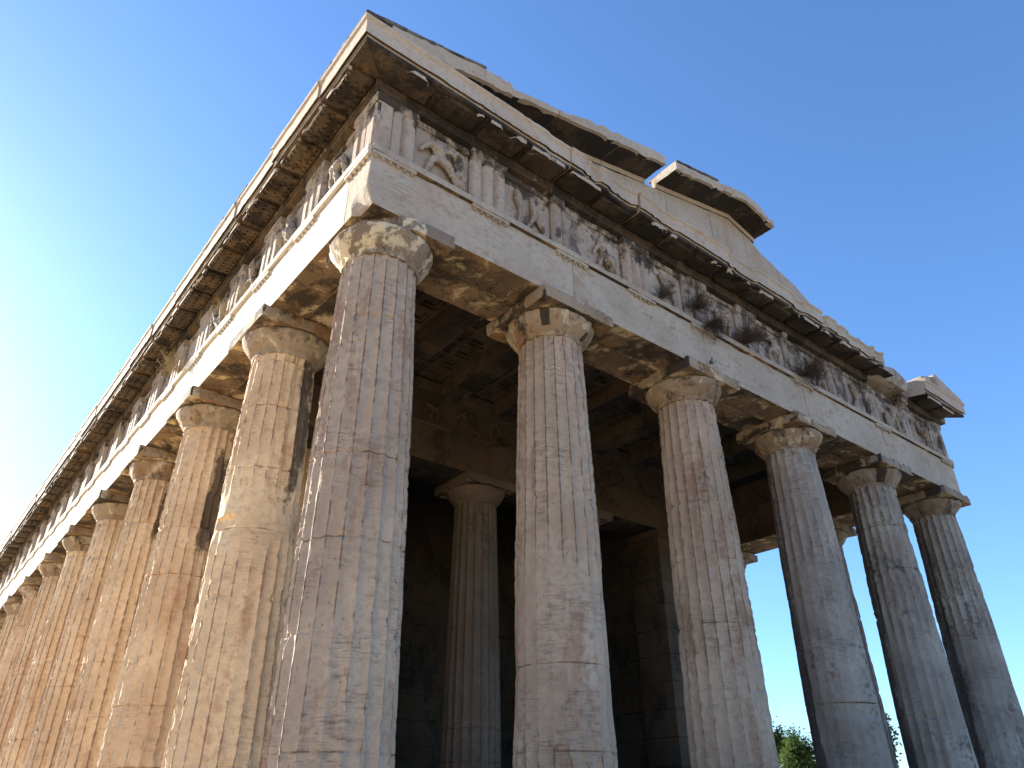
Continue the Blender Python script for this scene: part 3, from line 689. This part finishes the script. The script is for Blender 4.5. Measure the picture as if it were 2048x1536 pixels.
# front: corner block with both faces, then blocks of one spacing each; two blocks are lost near the far end
OV = .458
def mitre(sign, L=None):
    def f(V):
        V = V.copy()
        if L is None: V[:, 0] = np.where(V[:, 0] < .3, np.maximum(V[:, 0], -V[:, 1]), V[:, 0])
        else: V[:, 0] = np.where(V[:, 0] > L-.3, np.minimum(V[:, 0], L+V[:, 1]), V[:, 0])
        return V
    return f
def corner_ext(V):                                             # push the block's end out to the mitre line
    V = V.copy(); e = V[:, 0] < .002; V[e, 0] = -V[e, 1]; m = (V[:, 0] >= .002) & (V[:, 0] < .6)
    V[m, 0] = V[m, 0]-(V[m, 1])*(1-(V[m, 0]/.6)); return V
def corner_ext_far(L):
    def f(V):
        V = V.copy(); e = V[:, 0] > L-.002; V[e, 0] = L+V[e, 1]; m = (V[:, 0] <= L-.002) & (V[:, 0] > L-.6)
        V[m, 0] = V[m, 0]+(V[m, 1])*(1-((L-V[m, 0])/.6)); return V
    return f
bites = [0, .15, .45, .3, .4, .45, .5, .6]
FB = [0, 1.27, 2.56, 3.86, 5.06, 6.86, 8.45, 10.55]            # visible joints of the front cornice
for i in range(len(FB)-1):
    c = [corner_ext] if i == 0 else []
    if i >= 5:
        def low(V, i=i):                                        # weathered-down fascia
            V = V.copy(); k = smst(V[:, 0], 6.9, 7.6)*smst(V[:, 1], .25, .42); V[:, 2] -= np.where(V[:, 2] > 7.70, .05*k*fbm(V, 2, 2), 0); return V
        c.append(low)
    blk = cornice_block('front', FB[i], FB[i+1], True, bites[i], cut=c, off=i*1.9, shift=[0, .0, .004, -.004, .0, .0, -.01][i])
    for k in range(-1, 40):
        s = k*SPF/2
        if FB[i]-.02 <= s < FB[i+1]-.02 or (i == 0 and k == -1 and False):
            mutule('front', s+(.004 if k == 0 else 0), True, blk, .05+.05*bites[i], False, 100+k, drop=.3+.7*min(1, bites[i]))
# far corner block
def farcut(V):
    V = V.copy(); k = smst(11.75+.2-V[:, 0], 0, .5); s0 = 12.12
    V[:, 0] = np.where(V[:, 0] < 12.7, V[:, 0]+np.clip(V[:, 1], 0, .5)*.25*smst(12.7-V[:, 0], 0, .4), V[:, 0]); return V
blk = cornice_block('front', 12.1, WF, True, .12, cut=[farcut, corner_ext_far(WF)], off=44, label='end block of the cornice left standing alone at the far corner')
mutule('front', WF-TW-.004, True, blk, .03, False, 190, drop=.2)
mutule('front', WF-TW-SPF/2-.004, True, blk, .03, False, 191, drop=.2)
def rubble(name, c, r, mat, seed, par=None, label=None, n=26, sq=.6):
    """rounded broken block"""
    V, F = lattice((-1, -1, -1), (1, 1, 1), .14); L = np.linalg.norm(V, axis=1, keepdims=True)
    W = V*(1-sq)+V/L*sq*1.15; W = W*np.array(r)
    q = W+np.array(c); k = (fbm(q, 3.0, 4, seed*4.4)-.5)*.55; W = W*(1+k[:, None])+np.array(c)
    o = mesh_obj(name, W, F, mat, None, sharp=40); adopt(o)
    if label: o['label'] = label
    return o
rubble('broken_cornice', (10.75, -.42, 7.60), (.62, .32, .20), M['frieze_worn'], 2, label='rough rounded stump of the lost cornice')
rubble('broken_cornice', (11.55, -.25, 7.58), (.42, .25, .20), M['cornice'], 5, label='small pale broken block beside the corner block')
adopt(sbox('frieze_backer', (10.3, -.6, ZF+.002), (12.1, -.10, ZF+.12), M['frieze_worn'], None, seg=.06, chip=.06, thr=.42, xf=SIDES['front']))

# left flank cornice: offset joint near the front, and a broken stretch further back
LB = [0, .68]+[.68+1.294*k for k in range(1, 24)]+[WL]
def corner_ext_l(V):
    V = V.copy(); e = V[:, 0] < .002; V[e, 0] = -V[e, 1]+.003; m = (V[:, 0] >= .002) & (V[:, 0] < .5)
    V[m, 0] = V[m, 0]-(V[m, 1])*(1-(V[m, 0]/.5))+.003; return V
for i in range(len(LB)-1):
    br = i == 10
    blk = cornice_block('left', LB[i], LB[i+1], i < 14, .9 if br else .02, cut=[corner_ext_l] if i == 0 else [], off=70+i*1.3, shift=0 if i == 0 else .012*math.sin(i*2.3)+.012)
    for k in range(0, 49):
        s = k*SPL/2
        if LB[i]-.03 <= s < LB[i+1]-.03 and not (br and k % 2):
            mutule('left', s+.003, k < 22, blk, .035, k < 30, 200+k, drop=.15)
for i in range(12):
    cornice_block('right', i*WL/12, (i+1)*WL/12, False, .2, cut=[mitre(1)] if i == 0 else [], off=150+i)
adopt(sbox('cornice', (0, -.6, ZF+.002), (WF, .42, 7.83), M['cornice'], None, seg=.5, xf=SIDES['back']))

# eaves tiles above the left flank: one tile per part, uneven edges
rngt = random.Random(11)
s = -.44; k = 0
while s < WL:
    wd = .42+rngt.uniform(-.04, .05); o_ = rngt.uniform(-.03, .02) if s > .9 else .0
    h = .05+rngt.uniform(-.012, .02)
    if s < .9: h = .065
    def slope(W, s=s): W = W.copy(); W[:, 2] += (-(W[:, 1])+.44)*.21; return W
    if rngt.random() > .07 or s < 2:
        adopt(sbox('roof_tile', (s+.004, -.55, 7.8335), (s+wd-.004, .452+o_, 7.8335+h), M['weather'], None, seg=.06 if s < 12 else .2, chip=.03, thr=.42, fr=5, r=.005, xf=SIDES['left'], post=slope))
    s += wd; k += 1

# ------------------------------------------------------------------ pediment
APX = 6.33
def zrake(x): return 7.835+.2425*x if x <= APX else 7.835+.2425*(2*APX-x)
def rake_block(x0, x1, h, off, depth=.50, label=None, bite=.4, side=1, tile=None, y0=None):
    """block of the sloping cornice: overhanging slab whose soffit follows the slope"""
    y0 = -A_-.425 if y0 is None else y0
    prof = refine([(0, 0), (.42, 0.015), (.445, -.05), (.47, -.05), (depth, -.05), (depth, h-.03), (.30, h), (.02, h), (0, h-.015)], .05)
    V, F = extrude_profile(prof, x0+.002, x1-.002, .05)     # local: s = x, d = depth inwards, z above the slope line
    x = V[:, 0].copy(); d = V[:, 1].copy(); z = V[:, 2].copy()
    q = np.stack([x, d, z], 1)+off; n2 = fbm(q, 6, 3, off); n = fbm(q*[1, 1, 0], 2.2, 3, off)
    n7 = fbm(q*[1, 1, 0], 7.0, 3, off+3); top = z > h*.6
    z = z-np.where(top, bite*(.10*smst(n, .47, .60)+.06*smst(n7, .5, .58))*(1-smst(d, .3, .8)), 0)
    lip = np.exp(-((z)/.035)**2)*(d < .1); d = d+lip*.03*smst(n2, .5, .7)
    d = d+np.where(d < .2, (n2-.5)*.035, 0); z = z+(n7-.5)*.02
    x = x+np.where(np.abs(x-x1) < .12, (n2-.5)*.08, 0)
    W = np.stack([x, y0+d, np.array([zrake(a) for a in x])+z], 1)
    o = mesh_obj('raking_cornice', W, F, [M['cornice'], M['soffit_dark']], None, sharp=34)
    me = o.data; nn = np.zeros(len(me.polygons)*3); me.polygons.foreach_get('normal', nn); nn = nn.reshape(-1, 3)
    cc = np.zeros(len(me.polygons)*3); me.polygons.foreach_get('center', cc); cc = cc.reshape(-1, 3)
    me.polygons.foreach_set('material_index', np.where((nn[:, 2] < -.55) & (cc[:, 1] > y0+.05), 1, 0).astype(np.int32))
    me.materials.append(M['weather'])
    adopt(o)
    if label: o['label'] = label
    if tile:
        t0, t1, th = tile
        V, F = lattice((t0, .0, 0), (t1, .6, th), .06); V = erode(V, (t0, 0, 0), (t1, .6, th), .004, .03, 5, .48, off)
        W = np.stack([V[:, 0], y0+V[:, 1]-.006, np.array([zrake(a) for a in V[:, 0]])+h+V[:, 2]+.001], 1)
        mesh_obj('edge_tile', W, F, M['weather'], o)
    return o
rake_block(-.60, .70, .235, 1, bite=.0, tile=(-.42, .70, .035))
rake_block(.70, 1.90, .225, 2, bite=.9)
rake_block(1.90, 3.12, .205, 3, bite=.7)
rake_block(3.12, 4.12, .20, 4, bite=.35)
rake_block(4.36, 5.62, .17, 5, bite=.1, tile=(4.40, 5.50, .04))
rake_block(5.62, 7.04, .18, 6, bite=.6, label='last block of the sloping cornice, bending over the peak')
# end of the far slope on the corner block
def far_end():
    o = None
    for (x0, x1, h0, h1, dy) in ((12.02, 12.42, .20, .30, .10), (12.40, 13.48, .34, .06, .0)):
        V, F = lattice((x0, 0, 0), (x1, .9, 1), .06)
        if o is None: pass
        lo, hi = (x0, 0, 0), (x1, .9, 1); V = erode(V, lo, hi, .02, .07, 3.5, .42, 8+x0, .006)
        W = V.copy(); hh = h0+(h1-h0)*(V[:, 0]-x0)/(x1-x0); W[:, 2] = 7.834+V[:, 2]*hh; W[:, 1] = -A_-.43+dy+V[:, 1]
        o = adopt(mesh_obj('raking_cornice', W, F, M['cornice'], None)); o['label'] = 'sunlit foot of the sloping cornice on the far corner'
far_end()
# tympanum slabs; outline cut by weather on the far side
def tymp_top(x):
    if x <= 7.0: return zrake(x)-.052
    pts = [(7.0, 9.14), (7.25, 8.99), (7.62, 8.90), (7.66, 8.86), (8.2, 8.74), (8.6, 8.56), (8.95, 8.30), (9.2, 7.98), (9.3, 7.85)]
    for (a, b), (c, d) in zip(pts[:-1], pts[1:]):
        if a <= x <= c: return b+(d-b)*(x-a)/(c-a)
    return 7.85
tj = [.35, 1.7, 3.2, 4.60, 5.78, 6.75, 7.64, 9.28]
for i in range(len(tj)-1):
    a, b = tj[i]+.003, tj[i+1]-.003
    V, F = lattice((a, -A_+.03, 0), (b, .25, 1), .07); V0 = V.copy()
    V = erode(V, (a, -A_+.03, 0), (b, .25, 1), .006, .015, 4, .5, i*2)
    W = V.copy(); W[:, 2] = [7.832+(tymp_top(min(max(p[0], a), b))-7.832)*np.clip(p[2], 0, 1) for p in V]
    W[:, 1] += (fbm(W, 3, 3)-.5)*.012
    if i == len(tj)-2: W[:, 1] += .0
    adopt(mesh_obj('tympanum', W, F, M['tymp'], None))

# ------------------------------------------------------------------ roof, ceiling, cella
def roof_part():
    # two slopes of tiles behind the pediment
    for sx in (0, 1):
        V = []; F = []; n = 40; m = 60
        for j in range(m+1):
            for i in range(n+1):
                x = -.5+(APX+.5)*i/n; z = 7.86+.235*(x+.5)+(.03 if i % 4 < 1 else 0)
                if sx: x = 2*APX-x
                y = .5+(LY+.3)*j/m; V.append((x, y, z))
        b = len(V)
        for v in list(V): V.append((v[0], v[1], v[2]-.09))
        w_ = n+1
        for j in range(m):
            for i in range(n):
                q = (j*w_+i, j*w_+i+1, (j+1)*w_+i+1, (j+1)*w_+i); F.append(q); F.append(tuple(b+k for k in q)[::-1])
        adopt(mesh_obj('roof', V, F, M['tile'], None, fixn=False))
roof_part()
def mkbox(name, lo, hi, mat, seg=.3, chip=.015, rough=.003, soffit=None, xf=None):
    return adopt(sbox(name, lo, hi, [mat, soffit] if soffit else mat, None, seg=seg, chip=chip, rough=rough, soffit=bool(soffit), xf=xf))
# porch ceiling: beams running back from the front, coffered slabs above them
WALL_X0, WALL_X1 = 2.0, 10.575
CY0, CY1 = 4.60, 26.6
bx = np.arange(.48+.9, 12.2, 1.2915)
IN = M['inner']; SD = M['soffit_dark']
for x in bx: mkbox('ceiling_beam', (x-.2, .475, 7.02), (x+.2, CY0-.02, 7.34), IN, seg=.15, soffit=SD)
def coffers(x0, x1, y0, y1, nx, ny, z=7.341):
    V = []; F = []
    def quad(a, b, c, d): k = len(V); V.extend([a, b, c, d]); F.append((k, k+1, k+2, k+3))
    dx = (x1-x0)/nx; dy = (y1-y0)/ny
    for i in range(nx):
        for j in range(ny):
            xa, ya = x0+i*dx, y0+j*dy; xb, yb = xa+dx, ya+dy; lv = [(0, 0), (.055, 0), (.055, .05), (.10, .05), (.10, .11)]
            for (m0, h0), (m1, h1) in zip(lv[:-1], lv[1:]):
                o = [(xa+m0, ya+m0), (xb-m0, ya+m0), (xb-m0, yb-m0), (xa+m0, yb-m0)]; p = [(xa+m1, ya+m1), (xb-m1, ya+m1), (xb-m1, yb-m1), (xa+m1, yb-m1)]
                for k in range(4): quad((*o[k], z+h0), (*o[(k+1) % 4], z+h0), (*p[(k+1) % 4], z+h1), (*p[k], z+h1))
            quad((xa+.10, ya+.10, z+.11), (xb-.10, ya+.10, z+.11), (xb-.10, yb-.10, z+.11), (xa+.10, yb-.10, z+.11))
    quad((x0, y0, z+.16), (x1, y0, z+.16), (x1, y1, z+.16), (x0, y1, z+.16))
    adopt(mesh_obj('coffered_slab', V, F, IN, None, fixn=False))
edges = [.476]+list(bx)+[12.1]
for a, b in zip(edges[:-1], edges[1:]):
    lo = a+.2 if a > .5 else a; hi = b-.2 if b < 12 else b
    coffers(lo+.002, hi-.002, .48, CY0-.03, 2 if hi-lo > .6 else 1, 9)
# flank ceilings: plain beams across and slabs
for x0, x1 in ((.476, WALL_X0), (WALL_X1, 12.099)):
    for k in range(17):
        y = CY0+.65+k*1.2915
        mkbox('ceiling_beam', (x0, y-.18, 7.04), (x1, y+.18, 7.34), M['wall'] if x0 < 1 else IN, seg=.3, soffit=M['soffit'] if x0 < 1 else SD)
    coffers(x0+.001, x1-.001, CY0, 26.5, 3, 50)
mkbox('ceiling_slab', (.48, 26.5, 7.36), (12.1, LY-.48, 7.5), IN, seg=1)
# pronaos entablature spans the porch from flank to flank
for a, b in ((.476, 2.40), (2.403, 4.996), (4.999, 7.579), (7.582, 10.16), (10.163, 12.099)):
    mkbox('porch_architrave', (a, CY0, H+.002), (b, CY0+.85, 6.40), IN, seg=.15, soffit=SD)
    mkbox('porch_frieze', (a, CY0+.03, 6.44), (b, CY0+.82, 7.12), IN, seg=.15)
    mkbox('porch_taenia', (a, CY0-.05, 6.402), (b, CY0+.80, 6.438), IN, seg=.15)
    mkbox('porch_crown', (a, CY0-.06, 7.122), (b, CY0+.84, 7.30), IN, seg=.15)
# shallow carved figures along the porch frieze
rf = random.Random(5)
for i in range(14):
    x = .9+i*.8; V = []; F = []
    k = rf.choice(list(FIG))
    for lb in FIG[k]: limb(V, F, [(x+p[0]*.7, CY0+.03-(p[1]-.09), 6.45+p[2]*.62, p[3]*.55) for p in lb], n=6)
    adopt(mesh_obj('porch_relief', V, F, IN, None, sharp=0))
# antae with ashlar courses
ch = .515
def ashlar(x0, x1, y0, y1, mat, bl, name='wall_block', long_axis=1, z1=H-.16):
    z = 0.0; r = 0; objs = []
    V = []; F = []
    while z < z1-.05:
        h = min(1.02 if r == 0 else ch, z1-z)
        L0, L1 = (y0, y1) if long_axis == 1 else (x0, x1)
        s = L0; off = bl*.5 if r % 2 else 0; first = True
        while s < L1-.01:
            e = min(L1, s+(bl-off if first and off else bl)); first = False
            if L1-e < bl*.2: e = L1
            lo = (x0, s+.002, z+.002) if long_axis == 1 else (s+.002, y0, z+.002)
            hi = (x1, e-.002, z+h-.002) if long_axis == 1 else (e-.002, y1, z+h-.002)
            v, f = lattice(lo, hi, .25); v = erode(v, lo, hi, .006, .02, 3, .5, z+s, .002); b = len(V)
            V.extend([tuple(a) for a in v]); F.extend([tuple(b+i for i in g) for g in f]); s = e
        z += h; r += 1
    return adopt(mesh_obj(name, V, F, mat, None))
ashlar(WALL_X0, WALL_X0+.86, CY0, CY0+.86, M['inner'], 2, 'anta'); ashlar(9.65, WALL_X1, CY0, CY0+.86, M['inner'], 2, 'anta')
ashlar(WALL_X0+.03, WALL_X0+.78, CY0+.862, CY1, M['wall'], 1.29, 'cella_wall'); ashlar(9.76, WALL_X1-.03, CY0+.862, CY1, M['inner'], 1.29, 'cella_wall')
for x0, x1 in ((WALL_X0-.04, WALL_X0+.90), (9.61, WALL_X1+.04)): mkbox('anta_capital', (x0, CY0-.04, H-.158), (x1, CY0+.90, H), IN, seg=.1)
ashlar(WALL_X0+.79, 9.75, 9.6, 10.2, M['inner'], 1.29, 'cross_wall', 0, z1=7.3)
for x0, x1, m_ in ((WALL_X0+.02, WALL_X0+.80, M['wall']), (9.75, WALL_X1-.02, IN)):
    for a in np.arange(CY0+.87, CY1, 2.583): mkbox('wall_crown', (x0, a, H-.158), (x1, min(a+2.58, CY1), 7.30), m_, seg=.3)
mkbox('pronaos_ceiling', (WALL_X0+.8, CY0+.86, 7.302), (9.75, 9.6, 7.5), IN, seg=1)
mkbox('cella_roof', (WALL_X0, 9.6, 7.302), (WALL_X1, CY1, 7.45), IN, seg=1)
# stepped base and floor
mkbox('step', (-.57, -.57, -.355), (LX+.57, LY+.57, 0), M['arch_w'], seg=1)
mkbox('step', (-.92, -.92, -.71), (LX+.92, LY+.92, -.357), M['arch_w'], seg=1)
mkbox('step', (-1.27, -1.27, -1.2), (LX+1.27, LY+1.27, -.712), M['arch_w'], seg=1)

# ------------------------------------------------------------------ plants rooted on the ledges
def tuft(name, loc, out, R, n, mat, label, cat, group, seed, up=.6, droop=0.0, heads=False, thick=.0022, branch=3):
    rng = random.Random(seed); V = []; F = []; out = Vector(out)
    def blade(p, d, L, th, lev):
        k = 5; pts = [p.copy()]
        for i in range(k):
            d = (d+Vector((rng.uniform(-.22, .22), rng.uniform(-.22, .22), rng.uniform(-.2, .2)-droop))).normalized(); pts.append(pts[-1]+d*L/k)
        sd = d.cross(Vector((rng.random(), rng.random(), rng.random()))).normalized()
        b = len(V); s3 = sd.cross(d).normalized()
        for i, q in enumerate(pts):
            t = th*(1-.7*i/k)
            for a in range(3): V.append(tuple(q+(sd*math.cos(a*2.094)+s3*math.sin(a*2.094))*t))
        for i in range(k):
            for a in range(3): F.append((b+i*3+a, b+i*3+(a+1) % 3, b+i*3+3+(a+1) % 3, b+i*3+3+a))
        if lev > 0:
            for _ in range(branch): blade(pts[rng.randint(2, k-1)], (d+Vector((rng.uniform(-.9, .9),)*1+(rng.uniform(-.9, .9), rng.uniform(-.7, .9)))).normalized(), L*.5, th*.7, lev-1)
        elif heads:
            for _ in range(2):
                c = pts[-1]+Vector((rng.gauss(0, .008), rng.gauss(0, .008), rng.gauss(0, .008))); h = rng.uniform(.005, .009); b = len(V)
                for dd in ((h,0,0),(-h,0,0),(0,h,0),(0,-h,0),(0,0,h),(0,0,-h)): V.append(tuple(c+Vector(dd)))
                for f in ((0,2,4),(2,1,4),(1,3,4),(3,0,4),(2,0,5),(1,2,5),(3,1,5),(0,3,5)): F.append(tuple(b+i for i in f))
    for i in range(n):
        d = (out*rng.uniform(.1, 1)+Vector((rng.gauss(0, .55), rng.gauss(0, .55), up+rng.gauss(0, .4)))).normalized()
        blade(Vector((rng.gauss(0, R*.10), rng.gauss(0, R*.10), rng.uniform(0, .02))), d, R*rng.uniform(.55, 1.05), thick, 1)
    o = mesh_obj(name, V, F, mat, None, sharp=0, fixn=False); o.location = loc; tag(o, label, cat, group); return o
GL = 'dry plants rooted on the flank ledge'; GF = 'brown shrubs rooted on the front frieze'
tuft('dry_plant', (-.50, 3.62, 6.50), (-1, 0, 0), .30, 60, M['dry'], 'spiky straw coloured plant on the sunlit ledge, nearer of the two large ones', 'dry plant', GL, 1)
tuft('dry_plant', (-.50, 5.65, 6.50), (-1, 0, 0), .36, 75, M['dry'], 'bushy straw coloured plant with seed heads on the sunlit ledge above third flank column', 'dry plant', GL, 2, heads=True)
tuft('dry_plant', (-.50, 3.02, 6.50), (-1, 0, 0), .22, 30, M['dry'], 'small pale tuft beside the carved figure on the flank frieze', 'dry plant', GL, 3)
tuft('dry_plant', (-.50, 1.72, 6.50), (-1, 0, 0), .15, 26, M['dry'], 'tiny dry tuft below the carved figure closest to the corner', 'dry plant', GL, 4)
tuft('dry_plant', (-.50, 9.05, 6.50), (-1, 0, 0), .30, 16, M['dry'], 'sparse thin dry stalks far along the sunlit ledge', 'dry plant', GL, 5)
tuft('hanging_shrub', (5.12, -.53, 6.50), (0, -1, 0), .30, 170, M['brown'], 'dark brown shrub hanging lowest over the pale beam above third front column', 'shrub', GF, 6, up=-.1, droop=.10, branch=5, thick=.0026)
tuft('hanging_shrub', (4.84, -.53, 6.68), (0, -1, 0), .26, 130, M['brown'], 'reddish brown shrub in the worn grooves just above the hanging one', 'shrub', GF, 16, up=.3, branch=5, thick=.0026)
tuft('hanging_shrub', (6.02, -.54, 6.56), (0, -1, 0), .33, 190, M['brown'], 'wide reddish brown shrub on the frieze ledge, middle of the front', 'shrub', GF, 7, up=.4, droop=.02, branch=5, thick=.0026)
tuft('hanging_shrub', (7.62, -.54, 6.56), (0, -1, 0), .36, 200, M['brown'], 'brown shrub farthest right of the large ones on the front frieze ledge', 'shrub', GF, 8, up=.2, droop=.05, branch=5, thick=.0026)
tuft('hanging_shrub', (4.08, -.52, 6.55), (0, -1, 0), .20, 90, M['brown'], 'small reddish shrub at the foot of a carved panel on the front', 'shrub', GF, 9, up=.4, branch=4, thick=.0024)
tuft('hanging_shrub', (11.15, -.52, 7.36), (0, -1, 0), .20, 70, M['brown'], 'small brown tuft in the gap under the broken cornice stump', 'shrub', GF, 10, up=-.1, droop=.1, branch=4, thick=.003)
tuft('sprig', (5.06, -.476, 5.84), (0, -1, 0), .11, 12, M['grn'], 'tiny green sprig growing from the beam face right of third front column slab', 'sprig', None, 11, up=.5, branch=1, thick=.005)
tuft('sprig', (9.7, -.52, 6.52), (0, -1, 0), .13, 16, M['brown'], 'tiny brown sprig on the ledge near the fifth front column', 'sprig', None, 12, up=.5, branch=2, thick=.003)

# ------------------------------------------------------------------ trees beyond
def tree(loc, hgt, rx, mats, label, seed, nleaf, name='olive_tree', leaf=.09, trunk=.13):
    rng = random.Random(seed); root = empty(name, loc); tag(root, label, 'tree', 'trees beyond the far colonnade')
    V = []; F = []; tips = []
    def br(p, d, L, r, lev):
        k = 5; pts = [tuple(p)+(r,)]
        for i in range(k):
            d = (d+Vector((rng.uniform(-.18, .18), rng.uniform(-.18, .18), rng.uniform(-.05, .12)))).normalized(); p = p+d*L/k
            pts.append(tuple(p)+(r*(1-.55*(i+1)/k),))
            if lev < 3 and i >= 1:
                for _ in range(2 if lev else 2):
                    a = Vector((rng.uniform(-1, 1), rng.uniform(-1, 1), rng.uniform(.05, .9))).normalized(); br(p.copy(), (d*.5+a).normalized(), L*rng.uniform(.45, .68), r*.5*(1-.4*i/k), lev+1)
            if lev >= 2: tips.append(p.copy())
        limb(V, F, pts, n=7 if lev < 2 else 4)
    br(Vector((0, 0, -.1)), Vector((.05, .05, 1)), hgt*.55, trunk, 0)
    mesh_obj('trunk', V, F, M['bark'], root, sharp=0, fixn=False)
    zt = max(t.z for t in tips); xt = max(math.hypot(t.x, t.y) for t in tips)
    V = []; F = []
    for i in range(nleaf):
        t = tips[rng.randrange(len(tips))]; c = t+Vector((rng.gauss(0, .16), rng.gauss(0, .16), rng.gauss(0, .16)))
        s = leaf*rng.uniform(.5, 1.2); u = Vector((rng.gauss(0, 1), rng.gauss(0, 1), rng.gauss(0, .6))).normalized(); v = u.cross(Vector((rng.gauss(0, 1), rng.gauss(0, 1), rng.gauss(0, 1)))).normalized()*.42
        b = len(V); V += [tuple(c-u*s), tuple(c+v*s), tuple(c+u*s), tuple(c-v*s)]; F.append((b, b+1, b+2, b+3))
    mesh_obj('crown', V, F, mats, root, sharp=0, fixn=False)
    S = hgt/(zt+.2); root.scale = (rx/max(xt, .1), rx/max(xt, .1), S); return root
def at_az(az, el, dist): return (-2.88+dist*math.sin(rad(az)), -5.75+dist*math.cos(rad(az)))
x, y = at_az(55.2, 0, 42); tree((x, y, -1.15), 5.6, 2.3, M['leafA'], 'sunlit green tree seen between the third and fourth front columns', 4, 42000)
x, y = at_az(57.6, 0, 37); tree((x, y, -1.15), 4.5, 1.8, M['leafA'], 'lower bright green bush tree in front of the taller green one', 9, 20000)
x, y = at_az(62.6, 0, 30); tree((x, y, -1.15), 4.6, 1.3, M['leafB'], 'dark leaved tree seen between the fourth and fifth front columns', 5, 16000, name='carob_tree', leaf=.10)
